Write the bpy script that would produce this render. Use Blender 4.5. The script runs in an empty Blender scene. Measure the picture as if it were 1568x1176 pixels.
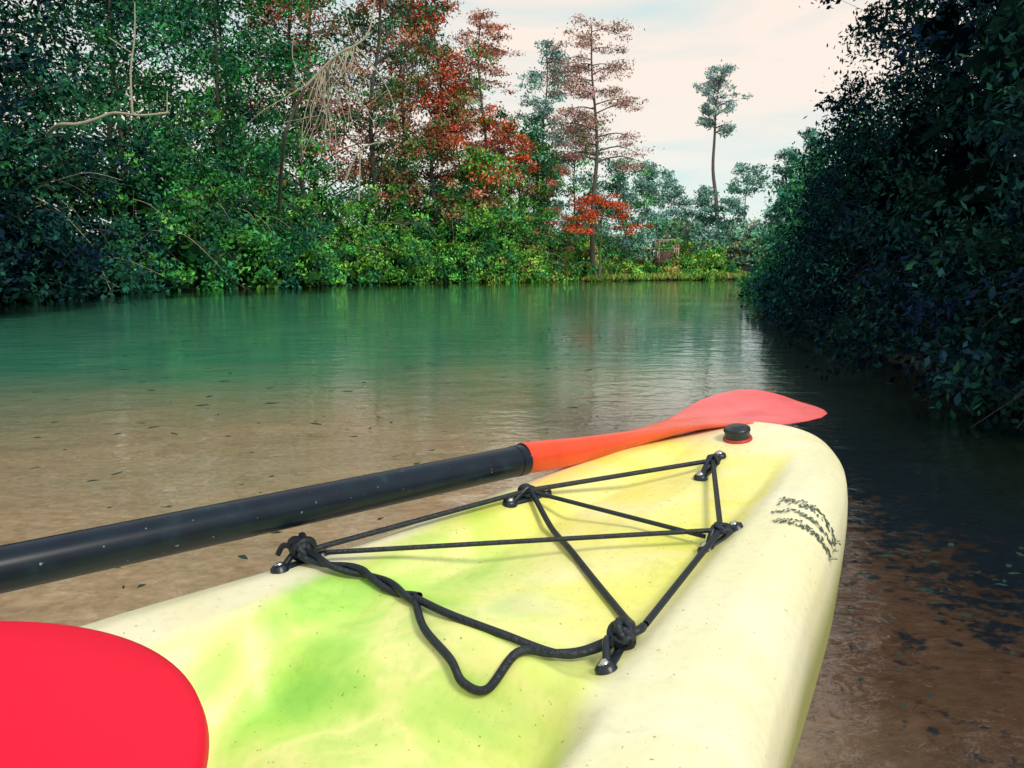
import bpy, bmesh, math, numpy as np
from mathutils import Vector
rng=np.random.default_rng(7)
scene=bpy.context.scene
scene.view_settings.view_transform='Standard'
CAMZ=0.6
# ------------------------------------------------------------ helpers
def link(o,parent=None):
    scene.collection.objects.link(o)
    if parent: o.parent=parent
    return o
def mesh_obj(name,V,F,mat,cols=None,parent=None,smooth=False,mats=None,midx=None):
    me=bpy.data.meshes.new(name)
    V=np.asarray(V,dtype=np.float32); 
    if isinstance(F,np.ndarray):
        n=F.shape[1];nf=F.shape[0]
        me.vertices.add(len(V));me.vertices.foreach_set('co',V.ravel())
        me.loops.add(nf*n);me.loops.foreach_set('vertex_index',F.astype(np.int32).ravel())
        me.polygons.add(nf);me.polygons.foreach_set('loop_start',np.arange(0,nf*n,n,dtype=np.int32))
        me.polygons.foreach_set('loop_total',np.full(nf,n,dtype=np.int32))
        me.update(calc_edges=True)
    else:
        me.from_pydata([tuple(map(float,v)) for v in V],[],F)
    if cols is not None:
        ca=me.color_attributes.new('Col','FLOAT_COLOR','POINT')
        c=np.ones((len(V),4),dtype=np.float32);c[:,:3]=cols
        ca.data.foreach_set('color',c.ravel())
    if mats:
        for m in mats: me.materials.append(m)
        me.polygons.foreach_set('material_index',np.asarray(midx,dtype=np.int32))
    else: me.materials.append(mat)
    if smooth: me.polygons.foreach_set('use_smooth',np.ones(len(me.polygons),dtype=bool))
    me.validate()
    return link(bpy.data.objects.new(name,me),parent)
def empty(name,loc=(0,0,0)):
    o=bpy.data.objects.new(name,None);return link(o)
def new_mat(name):
    m=bpy.data.materials.new(name);m.use_nodes=True
    nt=m.node_tree;nt.nodes.clear()
    out=nt.nodes.new('ShaderNodeOutputMaterial')
    return m,nt,out
class N:
    def __init__(s,nt): s.nt=nt
    def __call__(s,t,inp=None,**kw):
        n=s.nt.nodes.new('ShaderNode'+t)
        for k,v in kw.items(): setattr(n,k,v)
        if inp:
            for k,v in inp.items():
                if isinstance(v,bpy.types.NodeSocket): s.nt.links.new(v,n.inputs[k])
                else: n.inputs[k].default_value=v
        return n
def ramp(n,fac,stops):
    r=n('ValToRGB',{'Fac':fac});e=r.color_ramp.elements
    e[0].position=stops[0][0];e[0].color=(*stops[0][1],1)
    e[1].position=stops[-1][0];e[1].color=(*stops[-1][1],1)
    for p,c in stops[1:-1]:
        x=e.new(p);x.color=(*c,1)
    return r.outputs['Color']
def mixc(n,fac,a,b,bt='MIX'):
    m=n('Mix',data_type='RGBA',blend_type=bt)
    for i,v in ((0,fac),(6,a),(7,b)):
        if isinstance(v,bpy.types.NodeSocket): n.nt.links.new(v,m.inputs[i])
        else: m.inputs[i].default_value=v if i==0 else (*v,1)
    return m.outputs[2]
def simple_mat(name,col,rough=.5,noise=0.15,scale=20,metal=0,bump=0,spec=.5,coat=0):
    m,nt,out=new_mat(name);n=N(nt)
    tc=n('TexCoord').outputs['Object']
    ns=n('TexNoise',{'Vector':tc,'Scale':scale,'Detail':5.})
    c=mixc(n,ns.outputs['Fac'],tuple(max(0,x*(1-noise*2)) for x in col),tuple(min(1,x*(1+noise)) for x in col))
    p=n('BsdfPrincipled',{'Base Color':c,'Roughness':rough,'Metallic':metal,'Specular IOR Level':spec,'Coat Weight':coat})
    if bump:
        b=n('Bump',{'Height':ns.outputs['Fac'],'Strength':bump,'Distance':.01});nt.links.new(b.outputs[0],p.inputs['Normal'])
    nt.links.new(p.outputs[0],out.inputs[0]);return m
def tube(pts,r0,r1=None,sides=6,sm=6):
    P=np.asarray(pts,float)
    if sm and len(P)>2:
        Q=[];n=len(P)
        for i in range(n-1):
            p0=P[max(i-1,0)];p1=P[i];p2=P[i+1];p3=P[min(i+2,n-1)]
            for t in np.arange(sm)/sm:
                Q.append(.5*((2*p1)+(-p0+p2)*t+(2*p0-5*p1+4*p2-p3)*t*t+(-p0+3*p1-3*p2+p3)*t**3))
        Q.append(P[-1]);P=np.array(Q)
    n=len(P);r1=r0 if r1 is None else r1
    T=np.gradient(P,axis=0);T/=np.linalg.norm(T,axis=1)[:,None]+1e-9
    up=np.array([0,0,1.]) if abs(T[:,2]).mean()<.8 else np.array([1.,0,0])
    a=np.cross(T,up);a/=np.linalg.norm(a,axis=1)[:,None]+1e-9;b=np.cross(T,a)
    R=np.linspace(r0,r1,n)[:,None,None]
    th=np.arange(sides)/sides*2*math.pi
    V=P[:,None,:]+R*(np.cos(th)[None,:,None]*a[:,None,:]+np.sin(th)[None,:,None]*b[:,None,:])
    V=V.reshape(-1,3)
    i=np.arange(n-1)[:,None]*sides;j=np.arange(sides)[None,:];k=(j+1)%sides
    F=np.stack([i+j,i+k,i+sides+k,i+sides+j],-1).reshape(-1,4)
    return V,F
def join(parts):
    Vs=[];Fs=[];o=0
    for V,F in parts:
        Vs.append(V);Fs.append(F+o);o+=len(V)
    return np.concatenate(Vs),np.concatenate(Fs)
# ------------------------------------------------------------ river outline
Lsh=np.array([(-7,-60),(-7.5,-5),(-8.5,8),(-9.5,15),(-10.9,22),(-7.9,27.5),(-4.8,35),(1.2,39.5),(8.3,46),(14,47),(22,53),(90,70)],float)
Rsh=np.array([(2.1,-60),(2.1,-5),(2.0,2.6),(2.6,5.6),(3.4,9.4),(4.2,12.3),(7.5,25),(11,35),(18,42),(90,58)],float)
poly=np.concatenate([Lsh,Rsh[::-1]])
def segdist(x,y,pl):
    d=np.full(x.shape,1e9)
    for (ax,ay),(bx,by) in zip(pl[:-1],pl[1:]):
        dx,dy=bx-ax,by-ay
        t=np.clip(((x-ax)*dx+(y-ay)*dy)/(dx*dx+dy*dy),0,1)
        d=np.minimum(d,np.hypot(x-ax-t*dx,y-ay-t*dy))
    return d
def inside(x,y):
    c=np.zeros(x.shape,bool)
    for (ax,ay),(bx,by) in zip(poly,np.roll(poly,-1,0)):
        cr=((ay>y)!=(by>y))
        xx=(bx-ax)*(y-ay)/((by-ay) if by!=ay else 1e-9)+ax
        c^=cr&(x<xx)
    return c
def sstep(a,b,x):
    t=np.clip((x-a)/(b-a),0,1);return t*t*(3-2*t)
def vnoise(x,y,s,seed=0):
    x=x*s;y=y*s;xi=np.floor(x);yi=np.floor(y);fx=x-xi;fy=y-yi
    h=lambda a,b:np.modf(np.abs(np.sin(a*127.1+b*311.7+seed*17.3)*43758.5453))[0]
    fx=fx*fx*(3-2*fx);fy=fy*fy*(3-2*fy)
    return (h(xi,yi)*(1-fx)+h(xi+1,yi)*fx)*(1-fy)+(h(xi,yi+1)*(1-fx)+h(xi+1,yi+1)*fx)*fy
def ground_z(x,y):
    d=segdist(x,y,poly);ins=inside(x,y)
    r=np.hypot(x*.8,y-.6)+(vnoise(x,y,.9,4)-.5)*1.2
    dep=.03+.17*sstep(1.3,8.0,r)
    dep=np.minimum(dep,.01+.5*d+.03)
    nz=(vnoise(x,y,3,1)-.5)*.016+(vnoise(x,y,8,2)-.5)*.010
    bar=sstep(.35,.6,x)*(1-sstep(1.0,1.6,y))*(1-sstep(1.3,1.8,x))
    zi=-dep+nz+bar*(.022+(vnoise(x,y,8,6)-.5)*.012)
    zo=.02+np.minimum(.16*d,1.5)+(vnoise(x,y,.4,3)-.5)*.3*np.clip(d/4,0,1)+nz*.3
    wet=sstep(.2,.6,x+(y-1)*.1)*(1-sstep(3,5,y))*sstep(-3,-1,y)
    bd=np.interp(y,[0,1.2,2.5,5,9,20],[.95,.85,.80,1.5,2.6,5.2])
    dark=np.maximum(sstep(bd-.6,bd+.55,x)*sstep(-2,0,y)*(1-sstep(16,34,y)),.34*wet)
    bank=np.where(ins,sstep(1.1,.1,d)*(y>2),1.)
    return np.where(ins,zi,zo),dark,bank,wet
g=np.linspace(-1,1,261);gx=np.sinh(g*6.8)/np.sinh(6.8)*600
g2=np.linspace(-.75,1,300);gy=np.sinh(g2*6.8)/np.sinh(6.8)*900+1.5
X,Y=np.meshgrid(gx,gy);Z,DK,BK,WT=ground_z(X,Y)
ny,nx=X.shape
V=np.stack([X,Y,Z],-1).reshape(-1,3)
i=np.arange(ny-1)[:,None]*nx;j=np.arange(nx-1)[None,:]
F=np.stack([i+j,i+j+1,i+nx+j+1,i+nx+j],-1).reshape(-1,4)
m,nt,out=new_mat('ground');n=N(nt)
geo=n('NewGeometry');sep=n('SeparateXYZ',{0:geo.outputs['Position']})
pos=geo.outputs['Position']
vc=n('SeparateColor',{0:n('VertexColor',layer_name='Col').outputs['Color']})
n1=n('TexNoise',{'Vector':pos,'Scale':1.2,'Detail':3.,'Roughness':.6})
n2=n('TexNoise',{'Vector':pos,'Scale':45.,'Detail':2.})
n3=n('TexNoise',{'Vector':pos,'Scale':6.,'Detail':6.,'Roughness':.7})
n4=n('TexNoise',{'Vector':pos,'Scale':26.,'Detail':4.,'Roughness':.7})
rp_=n('Mapping',{'Vector':pos,'Rotation':(0,0,.5),'Scale':(.45,1.4,1)})
n6=n('TexNoise',{'Vector':rp_.outputs[0],'Scale':11.,'Detail':2.,'Distortion':1.5})
sand=ramp(n,n2.outputs['Fac'],[(.3,(.64,.43,.27)),(.7,(.84,.61,.43))])
patch=ramp(n,n3.outputs['Fac'],[(.40,(.84,.84,.84)),(.6,(1.,1.,1.))])
sand=mixc(n,.8,sand,patch,'MULTIPLY')
sand=mixc(n,.8,sand,ramp(n,n6.outputs['Fac'],[(.42,(.82,.84,.82)),(.5,(1,1,1)),(.56,(.90,.90,.90))]),'MULTIPLY')
nn_=n('Math',{0:n3.outputs['Fac'],1:n4.outputs['Fac']},operation='ADD')
th_=n('MapRange',{'Value':vc.outputs[0],'From Min':0.,'From Max':1.,'To Min':1.32,'To Max':.76})
dd=n('Math',{0:nn_.outputs[0],1:th_.outputs[0]},operation='SUBTRACT')
df=n('MapRange',{'Value':dd.outputs[0],'From Min':-.05,'From Max':.07,'To Min':0.,'To Max':1.})
wet=mixc(n,vc.outputs[2],(1,1,1),(.40,.30,.28))
sand=mixc(n,1.,sand,wet,'MULTIPLY')
dark_tint=mixc(n,vc.outputs[0],(1,1,1),(.25,.25,.28))  # bed multiplied darker towards the right bank
sand=mixc(n,1.,sand,dark_tint,'MULTIPLY')
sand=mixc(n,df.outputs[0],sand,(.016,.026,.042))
dep=n('MapRange',{'Value':sep.outputs['Z'],'From Min':-.035,'From Max':-.18,'To Min':0.,'To Max':1.})
deepc=ramp(n,n1.outputs['Fac'],[(.35,(.06,.38,.25)),(.65,(.14,.47,.30))])
notdark=n('Math',{0:1.,1:vc.outputs[0]},operation='SUBTRACT')
df2=n('Math',{0:dep.outputs[0],1:notdark.outputs[0]},operation='MULTIPLY')
bed=mixc(n,df2.outputs[0],sand,deepc)
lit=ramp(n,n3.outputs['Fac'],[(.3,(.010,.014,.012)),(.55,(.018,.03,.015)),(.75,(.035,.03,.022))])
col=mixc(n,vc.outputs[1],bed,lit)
b=n('Bump',{'Height':n3.outputs['Fac'],'Strength':.5,'Distance':.02})
rg=n('MapRange',{'Value':vc.outputs[2],'From Min':0.,'From Max':1.,'To Min':.65,'To Max':.30})
p=n('BsdfPrincipled',{'Base Color':col,'Roughness':rg.outputs[0],'Normal':b.outputs[0]})
nt.links.new(p.outputs[0],out.inputs[0])
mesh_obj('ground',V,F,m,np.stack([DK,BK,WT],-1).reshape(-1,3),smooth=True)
# ------------------------------------------------------------ water
m,nt,out=new_mat('river_water');n=N(nt)
pos=n('NewGeometry').outputs['Position']
mp=n('Mapping',{'Vector':pos,'Scale':(1.,1.5,1.)})
w1=n('TexNoise',{'Vector':mp.outputs[0],'Scale':3.,'Detail':2.,'Distortion':.6})
w2=n('TexNoise',{'Vector':mp.outputs[0],'Scale':16.,'Detail':2.,'Distortion':.8})
mask=n('TexNoise',{'Vector':pos,'Scale':.3,'Detail':1.})
mk=ramp(n,mask.outputs['Fac'],[(.42,(.25,)*3),(.62,(1.1,)*3)])
h=n('Math',{0:w2.outputs['Fac'],1:mk},operation='MULTIPLY')
h2=n('Math',{0:w1.outputs['Fac'],1:2.2},operation='MULTIPLY')
hh=n('Math',{0:h.outputs[0],1:h2.outputs[0]},operation='ADD')
b=n('Bump',{'Height':hh.outputs[0],'Strength':.2,'Distance':.012})
fr=n('Fresnel',{'IOR':1.46,'Normal':b.outputs[0]})
tr=n('BsdfTransparent',{'Color':(.96,.99,.96,1)})
gl=n('BsdfGlossy',{'Color':(1,1,1,1),'Roughness':.02,'Normal':b.outputs[0]})
mx=n('MixShader',{0:fr.outputs[0],1:tr.outputs[0],2:gl.outputs[0]})
nt.links.new(mx.outputs[0],out.inputs[0])
mesh_obj('river_water',[(-40,-60,0),(90,-60,0),(90,90,0),(-40,90,0)],[(0,1,2,3)],m)
# ------------------------------------------------------------ foliage
def leaf_mat(name):
    m,nt,out=new_mat(name);n=N(nt)
    a=n('VertexColor',layer_name='Col').outputs['Color']
    p=n('BsdfDiffuse',{'Color':a})
    nt.links.new(p.outputs[0],out.inputs[0]);return m
LEAF=leaf_mat('leaves');BARK=simple_mat('bark',(.12,.10,.09),.9,.3,6)
PALE=simple_mat('pale_wood',(.50,.44,.33),.85,.25,8)
def leaves(P,size,col,aspect=.5,droop=.2,upn=.5):
    n=len(P)
    d=rng.normal(size=(n,3));d[:,2]-=droop*1.5;d/=np.linalg.norm(d,axis=1)[:,None]
    nn=rng.normal(size=(n,3));nn[:,2]+=upn*2;s=np.cross(nn,d);s/=np.linalg.norm(s,axis=1)[:,None]+1e-9
    L=(size*rng.uniform(.6,1.3,n))[:,None]
    V=np.stack([P-d*L*.5,P+s*L*aspect*.5+d*L*.05,P+d*L*.5,P-s*L*aspect*.5+d*L*.05],1).reshape(-1,3)
    F=np.arange(4*n).reshape(-1,4)
    return V,F,np.repeat(col,4,0)
def clump_pts(C,R,per,flat=.75):
    n=len(C);d=rng.normal(size=(n,per,3));d/=np.linalg.norm(d,axis=2)[...,None]
    r=rng.uniform(.15,1,(n,per,1))**.55*(1+.25*rng.normal(size=(n,per,1)))
    q=d*r*R[:,None,None];q[...,2]*=flat
    return (C[:,None,:]+q).reshape(-1,3)
class Veg:
    def __init__(s): s.V=[];s.F=[];s.C=[];s.o=0;s.M=[]
    def add(s,V,F,C,mi=0):
        s.V.append(V);s.F.append(F+s.o);s.C.append(C);s.o+=len(V);s.M.append(np.full(len(F),mi))
    def clumps(s,C,R,per,size,pal,flat=.75,aspect=.5,var=.35,droop=.2):
        C=np.asarray(C,float);R=np.asarray(R,float)
        if len(C)==0:return
        P=clump_pts(C,R,per,flat)
        pal=np.asarray(pal,float);k=rng.integers(0,len(pal),len(C))
        cc=pal[k]*np.exp(rng.normal(0,var,(len(C),1)))
        c=np.repeat(cc,per,0)*np.exp(rng.normal(0,.28,(len(P),1)))
        c=np.clip(c*(1+rng.normal(0,.12,(len(P),3))),0.002,.8)
        s.add(*leaves(P,size,c,aspect,droop))
    def tube(s,pts,r0,r1,mi=1,sides=5,sm=4):
        V,F=tube(pts,r0,r1,sides,sm);s.add(V,F,np.full((len(V),3),.1),mi)
    def obj(s,name,mats=None):
        return mesh_obj(name,np.concatenate(s.V),np.concatenate(s.F),None,np.concatenate(s.C),mats=mats or [LEAF,BARK,PALE],midx=np.concatenate(s.M))
def bush(v,x,y,R,H,pal,size=.12,ncl=60,per=70,z0=0.,core=True,aspect=.5,cr=.24,flatv=.75,back=None,nc=260):
    d=rng.normal(size=(ncl,3));d[:,2]=np.abs(d[:,2]);d/=np.linalg.norm(d,axis=1)[:,None]
    if back is not None: d=d[(d[:,:2]@np.asarray(back))<.5]
    ncl=len(d)
    k=rng.uniform(.72,1.08,(ncl,1))
    C=d*k*np.array([R,R,H]);C+=np.array([x,y,z0]);C[:,2]=np.maximum(C[:,2],.08)
    rr=rng.uniform(.6,1.35,ncl)*R*cr
    v.clumps(C,rr,per,size,pal,aspect=aspect,flat=flatv)
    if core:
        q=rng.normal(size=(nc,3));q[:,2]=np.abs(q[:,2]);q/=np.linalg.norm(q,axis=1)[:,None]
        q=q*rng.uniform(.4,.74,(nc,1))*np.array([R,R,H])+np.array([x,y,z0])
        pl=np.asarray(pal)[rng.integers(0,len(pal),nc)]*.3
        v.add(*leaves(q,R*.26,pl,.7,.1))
def tree(name,x,y,H,R,pal,z0=.5,base=.35,nl=26,size=.14,per=80,layered=False,trunk=None,lean=(0,0),cl=3,flat=.6,barkmi=1,cr=.22,shape=None):
    v=Veg();trunk=trunk or H*.010
    K=7;t=np.linspace(0,1,K)
    wob=np.cumsum(rng.normal(0,H*.014,(K,2)),0);wob[0]=0
    tp=np.stack([x+lean[0]*t+wob[:,0],y+lean[1]*t+wob[:,1],z0-.3+(H+.3)*t],-1)
    v.tube(tp,trunk,trunk*.2,barkmi,7)
    C=[];RR=[]
    for i in range(nl):
        h=base+(1-base)*((i+rng.uniform(0,1))/nl)
        p0=np.array([np.interp(h,t,tp[:,k]) for k in range(3)])
        f=(h-base)/(1-base)
        ext=R*((1-f)**.6*.9+.18) if shape is None else R*np.interp(f,shape[0],shape[1])
        ext*=rng.uniform(.55,1.15)
        a=rng.uniform(0,2*math.pi)
        rise=.05 if layered else rng.uniform(.1,.6)
        p2=p0+np.array([math.cos(a)*ext,math.sin(a)*ext,ext*rise])
        p1=(p0+p2)/2+np.array([0,0,ext*.1])
        v.tube([p0,p1,p2],trunk*.35*(1-f*.6),trunk*.06,barkmi,4,3)
        for c in range(cl):
            q=.35+.7*(c+rng.uniform(0,1))/cl
            pc=p0+(p2-p0)*q+rng.normal(0,R*.08,3)*np.array([1,1,.5])
            C.append(pc);RR.append(R*cr*rng.uniform(.6,1.3))
            if rng.uniform()<.6:
                pe=pc+rng.normal(0,R*.18,3)*np.array([1,1,.4]);v.tube([p0+(p2-p0)*q*.8,pe],trunk*.09,trunk*.03,barkmi,3,0);C.append(pe);RR.append(R*cr*.7)
    v.clumps(C,RR,per,size,pal,flat=.3 if layered else flat)
    return v.obj(name)
G1=[(.05,.25,.06),(.08,.30,.055),(.035,.18,.07),(.12,.33,.055)]
GL=[(.17,.38,.06),(.13,.33,.06),(.24,.40,.07)]
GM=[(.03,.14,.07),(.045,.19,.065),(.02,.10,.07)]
GD=[(.011,.045,.05),(.017,.08,.048),(.009,.03,.052)]  # dark greens: shade of the far-left corner put into the leaf colour
GB=[(.007,.023,.032),(.009,.036,.034),(.006,.016,.034),(.014,.054,.040)]  # near-black blue greens: bank shade and corner darkening painted into the leaves
RUST=[(.48,.16,.11),(.36,.12,.08),(.56,.24,.15),(.14,.19,.07)]
RED=[(.72,.09,.04),(.60,.07,.035),(.70,.16,.05)]
PINK=[(.48,.26,.24),(.54,.33,.28),(.40,.25,.22)]
OL=[(.26,.25,.07),(.36,.26,.08),(.16,.22,.05)]
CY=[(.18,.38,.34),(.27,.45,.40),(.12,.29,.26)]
def along(pl,s):
    d=np.hypot(*np.diff(pl,axis=0).T);c=np.concatenate([[0],np.cumsum(d)])
    return np.array([np.interp(s,c,pl[:,0]),np.interp(s,c,pl[:,1])])
# left bank shrubs
v=Veg()
LB=Lsh[2:10];tot=np.hypot(*np.diff(LB,axis=0).T).sum()
s=0
while s<tot:
    p=along(LB,s);p2=along(LB,s+.5);tdir=(p2-p)/(np.linalg.norm(p2-p)+1e-9);nrm=np.array([-tdir[1],tdir[0]])
    hfac=np.interp(p[0],[-11,-8,-4,0,3,6,12],[5.6,6.2,6.2,5.0,3.4,2.3,1.5]) if p[1]>22 else 5.0
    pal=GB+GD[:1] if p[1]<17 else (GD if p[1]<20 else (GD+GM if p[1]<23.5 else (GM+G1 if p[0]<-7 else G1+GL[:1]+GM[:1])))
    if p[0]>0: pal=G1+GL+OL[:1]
    for row,(off,hm) in enumerate([(.7,.34),(2.2,.72),(4.2,1.1)]):
        q=p+nrm*(off+rng.normal(0,.35))+tdir*rng.normal(0,.5)
        R=rng.uniform(1.3,2.0)*(1 if p[0]<2 else .75);H=hfac*hm*rng.uniform(.7,1.2)
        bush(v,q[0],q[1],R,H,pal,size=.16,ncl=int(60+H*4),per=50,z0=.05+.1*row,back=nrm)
    s+=1.75 if p[0]<2 else 1.5
v.obj('riverbank_shrubs')
# far end shrubs and distant tree line
v=Veg()
for i in range(36):
    x=rng.uniform(6,34);y=rng.uniform(50,66)+max(0,(x-14)*.35)
    bush(v,x,y,rng.uniform(1.6,3),rng.uniform(1.4,3.6),[(.12,.29,.18),(.16,.36,.18),(.12,.26,.21),(.30,.28,.15)],size=.30,ncl=45,per=28,z0=.8,nc=120,back=(0,1))
for i in range(60):
    x=rng.uniform(-10,60);y=rng.uniform(85,120)
    bush(v,x,y,rng.uniform(3,5),rng.uniform(4,7),[(.24,.40,.35),(.30,.46,.41),(.21,.35,.31)],size=.6,ncl=40,per=24,z0=1,nc=100,back=(0,1))  # pale blue-green leaves: distance haze painted into the colour
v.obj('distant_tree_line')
# tall trees behind left bank
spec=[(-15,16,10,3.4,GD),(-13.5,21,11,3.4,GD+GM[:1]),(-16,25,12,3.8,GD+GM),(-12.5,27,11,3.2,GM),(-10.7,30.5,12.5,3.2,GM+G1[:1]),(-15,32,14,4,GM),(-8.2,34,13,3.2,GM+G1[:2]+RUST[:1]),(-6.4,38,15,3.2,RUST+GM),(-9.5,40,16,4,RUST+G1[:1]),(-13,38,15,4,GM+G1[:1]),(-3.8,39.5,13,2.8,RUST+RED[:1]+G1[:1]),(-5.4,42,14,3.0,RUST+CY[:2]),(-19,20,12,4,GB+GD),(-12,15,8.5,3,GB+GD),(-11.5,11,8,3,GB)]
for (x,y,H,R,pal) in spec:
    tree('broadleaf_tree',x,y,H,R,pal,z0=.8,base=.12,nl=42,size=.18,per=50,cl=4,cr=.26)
# autumn trees on the skyline
tree('red_maple_tree',-2.6,40,8.6,2.3,RUST[:3]+RED+G1[:2],base=.3,nl=28,size=.17,per=50,cr=.25,cl=3)
tree('red_maple_tree',-.4,41,7.7,1.9,RED+RUST[:1]+G1[:1],base=.5,nl=22,size=.16,per=50,cr=.25,cl=3)
tree('bald_cypress_tree',-1.0,45,13.2,2.5,PINK+RUST[:3],base=.3,nl=36,size=.15,per=50,layered=True,cl=4,cr=.25)
tree('green_ash_tree',1.9,47,12.2,2.2,CY,base=.25,nl=32,size=.16,per=46,cr=.23,cl=4)
tree('broadleaf_tree',1.4,43,6.2,2.2,RUST[:2]+G1,base=.15,nl=26,size=.16,per=50,cr=.26)
tree('bald_cypress_tree',4.25,42.5,12.1,2.7,PINK,base=.46,nl=30,size=.13,per=62,layered=True,trunk=.15,cl=4,cr=.25,shape=([0,.3,.6,.85,1],[1.1,.85,.75,.85,.5]))
tree('red_maple_tree',4.4,40.8,3.7,2.1,RED,base=.55,nl=11,size=.14,per=60,layered=True,cr=.26,trunk=.06)
tree('broadleaf_tree',6.6,48,6.2,2.4,G1[:2]+CY,base=.1,nl=30,size=.18,per=50,cr=.26)
tree('broadleaf_tree',3.4,49,8.4,2.6,G1[:2]+CY+RUST[:1],base=.1,nl=32,size=.18,per=50,cr=.26)
tree('broadleaf_tree',.2,44,7.4,2.8,G1[:3]+CY[2:],base=.1,nl=32,size=.18,per=50,cr=.26)
tree('broadleaf_tree',-1.4,39.6,5.6,2.2,G1+GL[:1],base=.1,nl=28,size=.17,per=50,cr=.28)
for (x,y,H) in [(9.3,56,6.4),(11.8,60,6.4),(14.5,62,5.4),(17.2,60,7.0),(20,60,8.0),(23,62,10)]:
    tree('broadleaf_tree',x,y,H,2.1,[(.15,.32,.26),(.20,.38,.32)],z0=1,base=.1,nl=24,size=.22,per=45,cr=.26)
tree('tall_pine_tree',24.4,100,23.4,2.8,[(.38,.52,.50),(.44,.58,.56)],z0=1,base=.68,nl=20,size=.38,per=42,trunk=.33,cr=.3,shape=([0,.3,.6,1],[.6,1,1,.5]))  # leaf colour lightened to blue-grey to paint in the haze
# right bank : dark shrubs and tree
v=Veg()
for (x,y,R,H) in [(2.85,3.4,.95,1.9),(3.3,4.6,1.2,3.4),(3.7,6.1,1.3,4.2),(4.05,7.5,1.3,3.5),(4.4,8.8,1.3,2.9),(4.75,10.1,1.25,2.8),(5.2,11.5,1.3,3.0),(5.7,13,1.4,3.1),(6.5,15,1.5,3.5),(7.5,18,1.7,3.8),(8.8,22,1.8,4.2),(10.2,26,2,4.4),(12.1,31,2,4.6),(5.5,5,1.8,5.5),(6,7,2,5.8),(6.6,9.5,2,4.8),(7.5,12,2,4.6),(4.4,3.6,1.5,4.2),(3.3,2.6,.8,1.4),(5,2.5,1.5,4)]:
    near=y<10
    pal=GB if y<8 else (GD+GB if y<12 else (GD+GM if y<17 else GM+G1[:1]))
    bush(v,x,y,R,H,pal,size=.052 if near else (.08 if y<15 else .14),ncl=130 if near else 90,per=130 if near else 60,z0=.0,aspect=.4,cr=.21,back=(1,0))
yy=2.7
while yy<27:
    xs=np.interp(yy,Rsh[:,1],Rsh[:,0])
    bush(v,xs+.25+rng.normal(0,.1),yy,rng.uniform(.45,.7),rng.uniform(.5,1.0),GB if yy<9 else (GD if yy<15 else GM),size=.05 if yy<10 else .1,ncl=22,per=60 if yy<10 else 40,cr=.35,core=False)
    yy+=.55 if yy<12 else 1.
v.obj('overhanging_shrubs')
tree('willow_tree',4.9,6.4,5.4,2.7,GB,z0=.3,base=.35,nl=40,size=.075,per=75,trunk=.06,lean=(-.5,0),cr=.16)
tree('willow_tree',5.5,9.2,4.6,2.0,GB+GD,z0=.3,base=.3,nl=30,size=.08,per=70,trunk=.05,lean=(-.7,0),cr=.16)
# twigs over both banks
v=Veg()
for i in range(300):
    s_=rng.uniform(9,tot*.8);p=along(LB,s_)
    z=rng.uniform(.1,2.8);L=rng.uniform(.5,1.6)
    p0=np.array([p[0]-.6+rng.normal(0,.5),p[1]+.6,z+.3]);o_=np.array([1.0,-.75])*rng.uniform(.4,1);a=rng.normal(0,.6)
    p2=p0+np.array([o_[0]*L+a*L,o_[1]*L,-rng.uniform(-.2,.9)*L]);p2[2]=max(p2[2],.02)
    v.tube([p0,(p0+p2)/2+np.array([0,0,.12*L]),p2],.012,.004,2 if i%4==0 else 1,3,4)
v.obj('bank_twigs')
v=Veg();DKB=simple_mat('dark_bark',(.035,.035,.035),.9,.3,6)
for i in range(110):
    yy=rng.uniform(2.4,11);xs=np.interp(yy,Rsh[:,1],Rsh[:,0])
    p0=np.array([xs+.3,yy,rng.uniform(.1,.8)]);L=rng.uniform(.3,.8)
    p2=p0+np.array([-L*.8,rng.normal(0,.4),-rng.uniform(.2,1)*L]);p2[2]=max(p2[2],-.03)
    v.tube([p0,(p0+p2)/2+np.array([0,0,.08]),p2],.0035,.0015,1,3,4)
v.obj('drooping_twigs',mats=[LEAF,DKB])
# dead tree and dead branch
v=Veg()
main=[(-7.9,27.8,2.6),(-7.1,25.8,4.5),(-6.75,25.6,5.3),(-6.3,25.5,6.1),(-5.3,25.4,7.0),(-4.7,25.4,7.3),(-4.3,25.4,7.7),(-4.1,25.4,8.6)]
v.tube(main[:4],.06,.05,1,7,5);v.tube(main[3:],.05,.025,2,7,5)
v.tube([(-5.3,25.4,7.0),(-5.4,25.3,7.3),(-5.7,25.3,7.5)],.03,.015,2,5)
v.tube([(-4.7,25.4,7.3),(-4.9,25.3,7.9),(-5.0,25.3,8.6)],.02,.01,2,4)
v.tube([(-6.3,25.5,6.1),(-6.6,25.3,6.9),(-6.5,25.3,7.7)],.02,.01,2,4)
for i in range(36):
    k=rng.uniform(3.0,5.0);a=int(k);fr_=k-a
    p0=np.array(main[a])*(1-fr_)+np.array(main[min(a+1,7)])*fr_
    L=rng.uniform(.6,3.4);dx=rng.normal(.25,.6)
    P_=[p0]
    for q_ in range(4): P_.append(P_[-1]+np.array([dx*.3+rng.normal(0,.16),-.1,-L*.25+rng.normal(0,.08)]))
    v.tube(P_,.022,.005,2 if i%3 else 1,4,2)
    if i%2:
        pb=P_[2];v.tube([pb,pb+np.array([rng.normal(0,.4),-.1,-rng.uniform(.2,.8)])],.01,.004,2,3,0)
v.tube([(-5.1,25.2,3.3),(-4.6,25.1,4.2),(-3.8,25.1,4.45)],.04,.015,2,5);v.tube([(-4.7,25.2,2.7),(-4.6,25.1,4.2)],.03,.02,2,5)
v.obj('dead_tree')
v=Veg()
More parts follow.
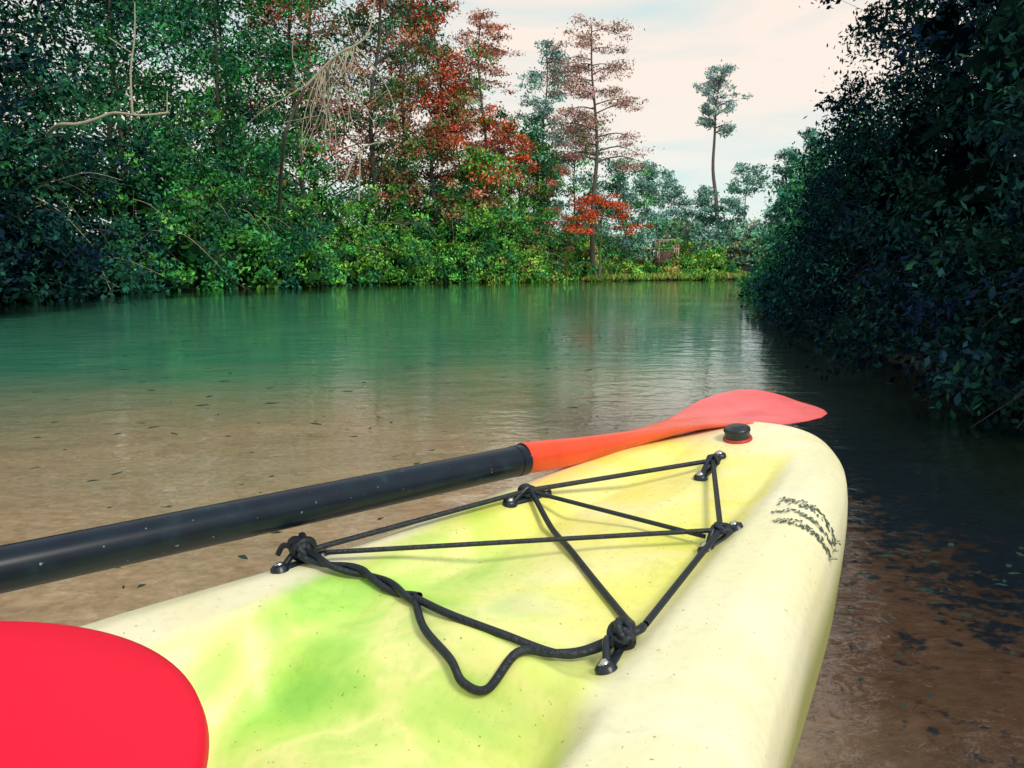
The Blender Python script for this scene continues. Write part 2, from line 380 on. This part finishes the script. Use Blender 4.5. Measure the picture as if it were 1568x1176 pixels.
v.tube([(-10.3,18.4,3.55),(-9.8,18,3.7),(-9.4,18,3.72),(-9.0,18,3.82),(-8.6,18,3.95),(-8.0,18,3.9),(-7.4,18,3.96)],.045,.025,2,6,5)
v.tube([(-8.2,18,3.95),(-8.18,18,4.8),(-8.05,18,5.5),(-8.0,18,6.2)],.026,.012,2,5)
v.tube([(-7.45,18,3.96),(-7.42,18,4.4)],.016,.01,2,4)
v.tube([(-8.6,18,5.5),(-8.15,18,5.2)],.013,.01,2,4)
v.obj('dead_branch')
# grass at the far shore
v=Veg()
LG=Lsh[6:11];tg=np.hypot(*np.diff(LG,axis=0).T).sum();ng=5000
s_=rng.uniform(5,tg*.7,ng);pp=np.array([along(LG,a) for a in s_])
ck=vnoise(pp[:,0],pp[:,1],.35,9)
pts=np.stack([pp[:,0]+rng.normal(0,.5,ng),pp[:,1]+rng.normal(-.1,.5,ng),rng.uniform(.02,.2,ng)+ck*.2],-1)[ck>.4]
c=np.array([(.20,.36,.06),(.34,.42,.10),(.14,.28,.05),(.4,.3,.12)])[rng.integers(0,4,len(pts))]
v.add(*leaves(pts,.28,c,.12,-2.,0.));v.obj('shore_grass')
# floating leaf debris
N1=2200
x=rng.uniform(-8,1.0,N1);y=1.1+9*rng.uniform(0,1,N1)**1.2
cl_=vnoise(x,y,.8,5)*.6+.5*rng.uniform(size=len(x));keep=(cl_>.56)&(np.abs(x)<y*.75)&(x<.25+.05*y)
x=x[keep];y=y[keep]
x2=rng.uniform(.5,1.2,150);y2=rng.uniform(.7,1.7,150);x=np.concatenate([x,x2]);y=np.concatenate([y,y2])
n_=len(x);a=rng.normal(.5,.7,n_);L=rng.uniform(.012,.055,n_)*np.clip(y/2.5,.3,1.5);W=L*rng.uniform(.25,.5,n_)
dx=np.stack([np.cos(a),np.sin(a)],-1);px=np.stack([-np.sin(a),np.cos(a)],-1)
c0=np.stack([x,y],-1);L=L[:,None];W=W[:,None]
q=np.stack([c0-dx*L*.5,c0-dx*L*.15+px*W*.5,c0+dx*L*.25+px*W*.35,c0+dx*L*.5,c0+dx*L*.2-px*W*.45,c0-dx*L*.25-px*W*.4],1)
V=np.concatenate([q,np.full((n_,6,1),.004)],2).reshape(-1,3)
V[:,2]+=rng.uniform(0,.004,len(V))
mesh_obj('floating_leaves',V,np.arange(6*n_).reshape(-1,6),simple_mat('wet_leaf',(.02,.05,.04),.7,spec=.1))
# riverside stairway far away
WD=simple_mat('weathered_boards',(.50,.33,.28),.8,.2,10)
def box(cx,cy,cz,sx,sy,sz):
    s=np.array([(x,y,z) for z in(-.5,.5) for y in(-.5,.5) for x in(-.5,.5)])*np.array([sx,sy,sz])+np.array([cx,cy,cz])
    return s,np.array([(0,2,3,1),(4,5,7,6),(0,1,5,4),(2,6,7,3),(0,4,6,2),(1,3,7,5)])
dk=[]
for i in range(7): dk.append(box(10.2,51+.3*i,.9+.2*i,1.8,.28,.05)); dk.append(box(10.2,51.15+.3*i,.8+.2*i,1.8,.04,.15))
for sx in(9.25,11.15):
    dk.append(box(sx,52,1.35,.08,2.4,.09))
    for yy in(51,52,53): dk.append(box(sx,yy,1.6,.1,.1,2.2))
    dk.append(box(sx,52,2.6,.09,2.4,.09))
dk.append(box(10.2,54,2.35,3,1.8,.12))
for xx in np.linspace(8.75,11.65,8): dk.append(box(xx,54.9,2.85,.07,.07,.9))
dk.append(box(10.2,54.9,3.32,3,.09,.08))
for xx in(8.8,11.6):
    for yy in (53.2,54.8): dk.append(box(xx,yy,1.3,.14,.14,2.1))
V,F=join(dk);V=(V-np.array([10.2,51,.5]))*.6+np.array([9.3,48.3,.75]);mesh_obj('wooden_stairway',V,F,WD)
# ------------------------------------------------------------ kayak
phi=math.radians(51.5);A=np.array([math.cos(phi),math.sin(phi)]);B=np.array([math.sin(phi),-math.cos(phi)]);T=np.array([.365,1.06])
ws=np.array([0,.01,.05,.1,.15,.2,.3,.45,.6,.8,1.0,1.4,1.8,2.4,2.8,2.95]);wv=np.array([0.002,.035,.078,.108,.127,.14,.16,.185,.215,.27,.315,.37,.37,.28,.12,.002])
sd=np.linspace(0,2.95,1500);wd=np.interp(np.sqrt(sd),np.sqrt(ws),wv)
ker=np.hanning(41);ker/=ker.sum()
wsm=np.convolve(np.pad(wd,20,mode='edge'),ker,'valid');bl=sstep(.03,.12,sd)*sstep(.02,.15,2.95-sd);wd=wd*(1-bl)+wsm*bl
def Wd(s): return np.interp(s,sd,wd)
gs=[0,.1,.3,.6,.9,1.5,2.5,2.95];gv=np.array([-.225,-.232,-.255,-.285,-.30,-.31,-.28,-.25])+CAMZ
gd=np.interp(sd,gs,gv);gsm=np.convolve(np.pad(gd,60,mode='edge'),np.hanning(121)/np.hanning(121).sum(),'valid')
def Hd(s,b):
    s=np.asarray(s,float);b=np.asarray(b,float)
    w=Wd(s)+1e-6;t=np.abs(b)/w;g=np.interp(s,sd,gsm)
    tt=np.linspace(0,1,201);pp=np.interp(tt,[0,.42,.6,.78,.88,.95,.985,1],[.021,.016,.032,.036,.030,.019,.009,0])
    pp=np.convolve(np.pad(pp,6,mode='edge'),np.ones(13)/13,'valid')*np.where(tt<.97,1,1);pp[-1]=0
    P=np.interp(t,tt,pp);dome=.034*np.sqrt(np.clip(1-t**2.4,0,1))
    k=sstep(.10,.26,s);P=dome*(1-k)+P*k
    P=P*(.35+.65*sstep(0,.06,s))
    inn=1-sstep(.42,.62,t)
    z=g+P
    z=z-.042*sstep(.668,.728,s+b*.15)*inn*(1-sstep(1.2,1.3,s))
    z=z+.013*np.exp(-((s-.648-b*.12)/.018)**2)*inn
    z=z-.022*np.exp(-(((s-.80+.1*b)/.028)**2+((b+.09)/.09)**2))
    z=z+.012*np.exp(-(((s-.865)/.03)**2+((b+.06)/.12)**2))
    z=z-.12*sstep(1.5,1.6,s)*(1-sstep(2.1,2.2,s))*(1-sstep(.6,.75,t))
    return z
def K(s,b,h=0.):
    p=T-A*s+B*b
    return np.array([p[0],p[1],float(Hd(s,b))+h])
S=np.concatenate([np.linspace(0,.02,8)[:-1],np.linspace(.02,1.2,220)[:-1],np.linspace(1.2,2.93,70)[:-1],np.linspace(2.93,2.95,6)])
tt=np.sin(np.linspace(-1,1,101)*math.pi/2)
tt=.5*tt+.5*np.linspace(-1,1,101)
side=[(1.012,.05),(1.015,.12),(1.005,.22),(.97,.4),(.9,.6),(.8,.78),(.6,.93),(.3,.985),(0,1)]
rows=[];cols=[]
for s in S:
    w=float(Wd(s));g=float(np.interp(s,sd,gsm));kz=float(np.interp(s,[0,.03,.1,.25,.6,2.4,2.8,2.95],[.33,.24,.13,.06,.02,.02,.12,.33]))
    b=tt*w;z=Hd(np.full_like(b,s),b)
    r=[];c=[]
    for bi,zi,ti in zip(b,z,tt):
        r.append((bi,zi))
        lim=.52 if ti>0 else float(np.interp(s,[.5,.75],[.76,.60]))
        rim=float(sstep(lim-.06,lim+.06,abs(ti)))
        rim=max(rim,float(1-sstep(.12,.2,s)))
        gr=float(sstep(.46,.72,s-.75*bi))
        if ti<-.0: gr=max(gr,float(sstep(.44,.56,s)*sstep(.0,.45,-ti)))
        c.append((rim,gr,0))
    sdl=[(a*w,g+(kz-g)*h) for a,h in side]
    for qi,q in enumerate(sdl): r.append(q);c.append((1,0,min(1,qi*.5)))
    for q in sdl[-2::-1]: r.append((-q[0],q[1]));c.append((1,0,1))
    rows.append([(*(T-A*s+B*bb),zz) for bb,zz in r]);cols.append(c)
R_=np.array(rows);C_=np.array(cols);nr,nc=R_.shape[:2]
i=np.arange(nr-1)[:,None]*nc;j=np.arange(nc)[None,:];k=(j+1)%nc
F=np.stack([i+j,i+k,i+nc+k,i+nc+j],-1).reshape(-1,4)
m,nt,out=new_mat('kayak_plastic');n=N(nt)
a=n('VertexColor',layer_name='Col').outputs['Color'];sp=n('SeparateColor',{0:a})
tc=n('TexCoord').outputs['Object']
mpn=n('Mapping',{'Vector':tc,'Rotation':(0,0,-phi),'Scale':(1.,2.,1.)})
n1=n('TexNoise',{'Vector':mpn.outputs[0],'Scale':5.,'Detail':2.,'Distortion':.9})
n2=n('TexNoise',{'Vector':tc,'Scale':7.,'Detail':3.5,'Distortion':.9})
n3=n('TexNoise',{'Vector':tc,'Scale':120.,'Detail':6.})
n5=n('TexNoise',{'Vector':tc,'Scale':14.,'Detail':8.,'Roughness':.75})
n7=n('TexNoise',{'Vector':tc,'Scale':260.,'Detail':2.})
base=ramp(n,n1.outputs['Fac'],[(.3,(.76,.78,.11)),(.5,(.85,.80,.22)),(.72,(.87,.82,.44))])
green=ramp(n,n2.outputs['Fac'],[(.30,(.24,.62,.08)),(.42,(.37,.72,.11)),(.50,(.56,.80,.18)),(.56,(.80,.84,.30)),(.61,(.62,.80,.20)),(.70,(.36,.64,.08)),(.80,(.34,.42,.03))])
gfac=n('Math',{0:sp.outputs[1],1:.92},operation='MULTIPLY')
inner=mixc(n,gfac.outputs[0],base,green)
rimf=n('Math',{0:sp.outputs[0],1:n('MapRange',{'Value':n2.outputs['Fac'],'From Min':.3,'From Max':.7,'To Min':-.12,'To Max':.12}).outputs[0]},operation='ADD',use_clamp=True)
cream=ramp(n,n1.outputs['Fac'],[(.35,(.84,.80,.50)),(.65,(.87,.84,.62))])
c=mixc(n,rimf.outputs[0],inner,cream)
c=mixc(n,sp.outputs[2],c,(.42,.44,.16))  # hull side below the gunwale tinted olive to paint its shadow
sc=ramp(n,n3.outputs['Fac'],[(.35,(.90,.90,.87)),(.5,(1,1,1))])
c=mixc(n,.6,c,sc,'MULTIPLY')
sm=ramp(n,n5.outputs['Fac'],[(.30,(.80,.78,.70)),(.42,(1,1,1))])
c=mixc(n,.6,c,sm,'MULTIPLY')
spk=ramp(n,n7.outputs['Fac'],[(.255,(.35,.35,.30)),(.29,(1,1,1))])
c=mixc(n,.8,c,spk,'MULTIPLY')
bp=n('Bump',{'Height':n3.outputs['Fac'],'Strength':.12,'Distance':.002})
p=n('BsdfPrincipled',{'Base Color':c,'Roughness':.40,'Normal':bp.outputs[0]})
nt.links.new(p.outputs[0],out.inputs[0])
kayak=empty('kayak')
mesh_obj('hull',R_.reshape(-1,3),F,m,C_.reshape(-1,3),parent=kayak,smooth=True)
CORD=simple_mat('black_cord',(.008,.016,.028),.5,.3,300,bump=.3)
BLK=simple_mat('black_plastic',(.010,.018,.028),.35,.2,60)
STEEL=simple_mat('steel',(.6,.6,.58),.25,.1,50,metal=1)
REDP=simple_mat('red_plastic',(.90,.0,.035),.5,.08,14,spec=.3)
def lathe(profile,c,axis=2,seg=40,nrm=None,tdir=None,sx=1,sy=1):
    th=np.arange(seg)/seg*2*math.pi;V=[]
    nrm=np.array([0,0,1.]) if nrm is None else nrm;tdir=np.array([1.,0,0]) if tdir is None else tdir
    tdir=tdir-nrm*np.dot(tdir,nrm);tdir/=np.linalg.norm(tdir);bd=np.cross(nrm,tdir)
    for r,z in profile:
        for a in th: V.append(np.array(c)+nrm*z+(tdir*math.cos(a)*sx+bd*math.sin(a)*sy)*r)
    F=[]
    for q in range(len(profile)-1):
        for a in range(seg): F.append((q*seg+a,q*seg+(a+1)%seg,(q+1)*seg+(a+1)%seg,(q+1)*seg+a))
    return np.array(V),np.array(F)
def nrm_at(s,b):
    e=.004;du=(K(s+e,b)-K(s-e,b));dv=(K(s,b+e)-K(s,b-e));n_=np.cross(du,dv);n_/=np.linalg.norm(n_);return n_ if n_[2]>0 else -n_
def padeye(name,a,b):
    pa,pb=K(*a),K(*b);mid=(pa+pb)/2;sc_=((a[0]+b[0])/2,(a[1]+b[1])/2);nn=nrm_at(*sc_)
    d=pb-pa;L=np.linalg.norm(d);d/=L
    e=empty(name);e.parent=kayak
    parts=[lathe([(0.0001,.003),(1,.003),(1.15,.001),(1.2,-.004)],mid+nn*.0,seg=28,nrm=nn,tdir=d,sx=L/2+.002,sy=.005)]
    for q in(pa,pb): parts.append(lathe([(.0001,.006),(.005,.0055),(.0075,.0035),(.008,-.004)],q,seg=20,nrm=nn,tdir=d))
    parts.append(tube([pa+d*.005+nn*.003,mid-d*.007+nn*.010,mid+nn*.013,mid+d*.007+nn*.010,pb-d*.005+nn*.003],.0028,sides=8))
    V,F=join(parts);mesh_obj('loop_'+name,V,F,BLK,parent=e,smooth=True)
    sp_=[lathe([(.0001,.0082),(.0022,.0079),(.004,.0065),(.0042,.004)],q,seg=16,nrm=nn,tdir=d) for q in(pa,pb)]
    V,F=join(sp_);mesh_obj('screws_'+name,V,F,STEEL,parent=e,smooth=True)
padeye('padeye_rear_left',(.668,-.187),(.622,-.190))
padeye('padeye_mid_left',(.440,-.119),(.396,-.108))
padeye('padeye_bow',(.252,.000),(.190,-.006))
padeye('padeye_mid_right',(.414,.083),(.372,.092))
padeye('padeye_rear_right',(.628,.113),(.588,.100))
rp=[];CR=.0027
def rope(pts,r=CR): 
    V=[K(s,b,h) for s,b,h in pts];rp.append(tube(V,r,sides=8,sm=8))
RL=(.645,-.188);ML=(.42,-.112);BW=(.222,0);MR=(.394,.087);RR=(.605,.107)
def taut(a,b,ha=.010,hb=.010,r=CR,n_=7):
    P=[]
    p0=K(*a,ha);p1=K(*b,hb)
    for q in np.linspace(0,1,n_):
        s=a[0]+(b[0]-a[0])*q;bb=a[1]+(b[1]-a[1])*q
        p=p0+(p1-p0)*q;zz=float(Hd(s,bb))+r+.0003;p[2]=max(p[2],zz);P.append(p)
    rp.append(tube(P,r,sides=8,sm=3))
taut(RL,ML,n_=15);taut(ML,BW,n_=13);taut(BW,MR);taut(MR,(.575,.112),.010,.007,n_=11)
taut((.635,-.165),MR,.010,.010,.0023,n_=13)
taut(ML,(.40,.075),.010,.009,.0023,n_=9)
rope([(.42,-.105,.010),(.45,-.06,.007),(.482,-.017,.005),(.52,.035,.004),(.554,.082,.005),(.575,.101,.007),(.592,.100,.010),(.612,.104,.010)],.0029)
A1=[(.65,-.18,.010),(.645,-.15,.008),(.633,-.119,.006),(.637,-.08,.005),(.642,-.049,.005)]
for sgn in(1,-1):
    base_=np.array([K(*q) for q in A1]);Q=[]
    for t_ in np.linspace(0,1,40):
        x_=t_*4;ii=min(int(x_),3);p_=base_[ii]*(1-(x_-ii))+base_[ii+1]*(x_-ii)
        an=t_*2*math.pi*1.6+ (0 if sgn>0 else math.pi)
        Q.append(p_+np.array([0,0,1])*math.sin(an)*.0024+np.array([A[0],A[1],0])*math.cos(an)*.0034)
    rp.append(tube(Q,.0029,sides=8,sm=0))
rope([(.643,-.05,.006),(.648,-.01,.004),(.640,.035,.004),(.627,.073,.005),(.612,.092,.008),(.603,.105,.011),(.588,.114,.009),(.578,.112,.007)],.0031)
rope([(.643,-.05,.005),(.664,-.02,.006),(.677,.018,.007),(.683,.035,.007),(.679,.053,.005),(.658,.062,.004),(.632,.072,.006),(.615,.085,.007),(.60,.100,.010)],.0031)
def knot(c,r,R,n_=3,seed=0):
    rg=np.random.default_rng(seed)
    for q in range(n_):
        ax=rg.normal(size=3);ax/=np.linalg.norm(ax);u_=np.cross(ax,[0,0,1.]);u_/=np.linalg.norm(u_);w_=np.cross(ax,u_)
        off=rg.normal(0,R*.25,3)
        P=[c+off+R*(u_*math.cos(t_)+w_*math.sin(t_)) for t_ in np.linspace(0,2*math.pi,20)]
        rp.append(tube(P,r,sides=8,sm=0))
knot(K(.645,-.186,.012),.0036,.009,4,1);knot(K(.42,-.112,.010),.0025,.005,3,2);knot(K(.222,0,.011),.0023,.0045,2,3);knot(K(.394,.087,.011),.0024,.0045,3,4);knot(K(.60,.107,.011),.003,.007,3,6)
rp.append(tube([K(.645,-.19,.012),K(.65,-.205,.02),K(.652,-.212,.015)],.0026,sides=8))
V,F=join(rp);mesh_obj('deck_cord',V,F,CORD,parent=kayak,smooth=True)
# bow drain cap
cp=K(.135,-.008);nn=nrm_at(.135,-.008)
V,F=lathe([(.0001,.0165),(.006,.0168),(.0075,.0155),(.013,.0155),(.0155,.014),(.016,.011),(.0150,.010),(.0150,.004),(.0150,-.004)],cp,seg=36,nrm=nn);mesh_obj('drain_cap',V,F,BLK,parent=kayak,smooth=False)
V,F=lathe([(.0150,.003),(.0170,.0025),(.0175,.001),(.018,-.004)],cp,seg=36,nrm=nn);mesh_obj('drain_cap_ring',V,F,simple_mat('red_rubber',(.45,.04,.04),.5),parent=kayak,smooth=True)
# worn lettering
lt=[];
def strip(a,b,wd_):
    a=np.array(a);b=np.array(b);d=b-a;L=np.linalg.norm(d);d/=L;pn=np.array([-d[1],d[0]])*wd_/2
    c4=[a-pn,b-pn,b+pn,a+pn];return np.array([K(q[0],q[1],.0012) for q in c4]),np.array([(0,1,2,3)])
for (a0,a1,hgt) in [((.308,.107),(.300,.163),.015),((.335,.114),(.318,.167),.009),((.358,.122),(.336,.169),.012)]:
    a0=np.array(a0);a1=np.array(a1)
    nn_=15
    for q in range(nn_):
        c_=a0+(a1-a0)*(q+.5)/nn_
        for z_ in range(8):
            if rng.uniform()<.18: continue
            e1=c_+rng.uniform(-1,1,2)*np.array([hgt/2,.0024]);e2=e1+rng.uniform(-1,1,2)*np.array([hgt/3,.0030])
            lt.append(strip(e1,e2,rng.uniform(.0008,.0022)))
V,F=join(lt);mesh_obj('lettering',V,F,simple_mat('worn_ink',(.09,.13,.10),.7,.4,200),parent=kayak)
# red hatch cover
hc=np.array([-.298,.266,.335]);hp=[(.140,-.02),(.145,.046),(.170,.048),(.1745,.053),(.176,.059),(.1745,.064),(.168,.067),(.14,.0695),(.08,.071),(.0001,.0715)]
V,F=lathe(hp,hc,seg=128);mesh_obj('hatch_cover',V,F,REDP,parent=kayak,smooth=True)
# ------------------------------------------------------------ paddle
paddle=empty('paddle')
P0=np.array([-.357,.536,CAMZ-.207]);P1=np.array([.011,.85,CAMZ-.204]);D=P1-P0;D/=np.linalg.norm(D)
V,F=tube([P0-D*.9,P0,P1],.0165,sides=32,sm=0)
m,nt,out=new_mat('shaft_grip');n=N(nt)
tc=n('TexCoord').outputs['Object'];ns=n('TexNoise',{'Vector':tc,'Scale':40.,'Detail':6.});nd=n('TexNoise',{'Vector':tc,'Scale':220.,'Detail':2.})
cc=ramp(n,ns.outputs['Fac'],[(.35,(.004,.008,.02)),(.6,(.005,.014,.028)),(.78,(.015,.04,.045))])
cc=mixc(n,ramp(n,nd.outputs['Fac'],[(.72,(0,0,0)),(.76,(.7,.7,.7))]),cc,(.35,.40,.42))
p=n('BsdfPrincipled',{'Base Color':cc,'Roughness':.3,'Specular IOR Level':.3});nt.links.new(p.outputs[0],out.inputs[0])
mesh_obj('shaft',V,F,m,parent=paddle,smooth=True)
V,F=tube([P1-D*.010,P1+D*.001],.0170,sides=32,sm=0);mesh_obj('shaft_collar',V,F,m,parent=paddle,smooth=True)
perp=np.array([D[1],-D[0],0]);perp/=np.linalg.norm(perp);up=np.cross(perp,D);up/=np.linalg.norm(up)
if up[2]<0: up=-up
ls=[0,.02,.10,.2,.3,.38,.46,.55,.68,.8,.88,.94,.975,.992,1.0]
aa=[.0163,.0175,.0165,.0170,.019,.024,.033,.045,.062,.071,.070,.061,.045,.026,.004]
ca=[.0163,.0175,.0165,.0145,.0115,.009,.007,.0055,.0045,.004,.0035,.003,.0025,.002,.001]
Lb=.54;rows=[];NL=90;ns_=48
for l in np.linspace(0,1,NL)**.85:
    a_=np.interp(l,ls,aa);c_=np.interp(l,ls,ca)
    roll=math.radians(np.interp(l,[0,.25,.5,.7,1],[-50,-35,-6,8,10]))
    e1=perp*math.cos(roll)-up*math.sin(roll);e2=np.cross(D,e1)
    if e2[2]<0:e2=-e2
    cen=P1+D*(l*Lb)+up*(.002+.004*max(0,l-.45)**1.5-.006*math.sin(min(l/.5,1)*math.pi))+perp*(.016*np.interp(l,[.3,.7,1],[0,1,1]))
    for q in range(ns_):
        an=q/ns_*2*math.pi;x_=math.cos(an)*a_;y_=math.sin(an)*c_
        rel=math.cos(an)
        spoon=.10*a_*rel*rel*np.interp(l,[.3,.6],[0,1])
        rib=.005*math.exp(-(rel/.16)**2)*np.interp(l,[.3,.42,.9],[0,1,0])*(1 if math.sin(an)>0 else -.4)
        rows.append(cen+e1*x_+e2*(y_+spoon+rib))
V=np.array(rows);i=np.arange(NL-1)[:,None]*ns_;j=np.arange(ns_)[None,:];k=(j+1)%ns_
F=np.stack([i+j,i+k,i+ns_+k,i+ns_+j],-1).reshape(-1,4)
lc=np.repeat(np.linspace(0,1,NL)**.85,ns_);cb=np.stack([lc,lc,lc],-1)
m,nt,out=new_mat('blade_plastic');n=N(nt)
a=n('VertexColor',layer_name='Col').outputs['Color']
tc=n('TexCoord').outputs['Object'];ns=n('TexNoise',{'Vector':tc,'Scale':30.,'Detail':6.})
c=ramp(n,a,[(.1,(.80,.07,.02)),(.45,(.84,.11,.05)),(.7,(.90,.13,.14))])
c=mixc(n,.6,c,ramp(n,ns.outputs['Fac'],[(.35,(.70,.70,.70)),(.55,(1,1,1))]),'MULTIPLY')
p=n('BsdfPrincipled',{'Base Color':c,'Roughness':.32});nt.links.new(p.outputs[0],out.inputs[0])
mesh_obj('blade',V,F,m,cb,parent=paddle,smooth=True)
# ------------------------------------------------------------ light, sky, camera
sv=Vector((.5,-.72,.92)).normalized()
el=math.asin(sv.z);az=math.atan2(sv.x,sv.y)
w=bpy.data.worlds.new('World');scene.world=w;w.use_nodes=True;nt=w.node_tree;nt.nodes.clear();n=N(nt)
sky=n('TexSky',sky_type='NISHITA');sky.sun_disc=False;sky.sun_elevation=el;sky.sun_rotation=az
tc=n('TexCoord').outputs['Generated']
mp=n('Mapping',{'Vector':tc,'Scale':(1.,1.,6.),'Rotation':(0.,.12,0.)})
c1=n('TexNoise',{'Vector':mp.outputs[0],'Scale':2.4,'Detail':4.,'Distortion':.5})
sz=n('SeparateXYZ',{0:tc}).outputs['Z']
cf=ramp(n,c1.outputs['Fac'],[(.38,(.12,)*3),(.56,(1.,)*3)])
cloud=ramp(n,sz,[(0.0,(.80,.95,.91)),(.10,(.90,.96,.91)),(.17,(1.03,.93,.84)),(.34,(1.06,.90,.80)),(.8,(.85,.88,.9))])
blue=mixc(n,.8,sky.outputs[0],(6.2,7.9,7.7))
cl10=mixc(n,1.,cloud,(8.3,8.3,8.3),'MULTIPLY')
col=mixc(n,cf,blue,cl10)
bg=n('Background',{'Color':col,'Strength':.115})
o=n('OutputWorld',{0:bg.outputs[0]})
sl=bpy.data.lights.new('sun','SUN');sl.energy=2.4;sl.angle=math.radians(14);sl.color=(1,.92,.78)
so=link(bpy.data.objects.new('sun',sl));so.rotation_euler=sv.to_track_quat('Z','Y').to_euler()
cam=bpy.data.cameras.new('camera');cam.sensor_width=36;cam.lens=36*1230/1568;cam.clip_end=3000;cam.clip_start=.02
co=link(bpy.data.objects.new('camera',cam));co.location=(0,0,CAMZ);co.rotation_euler=(math.radians(90-8.1),0,0)
scene.camera=co
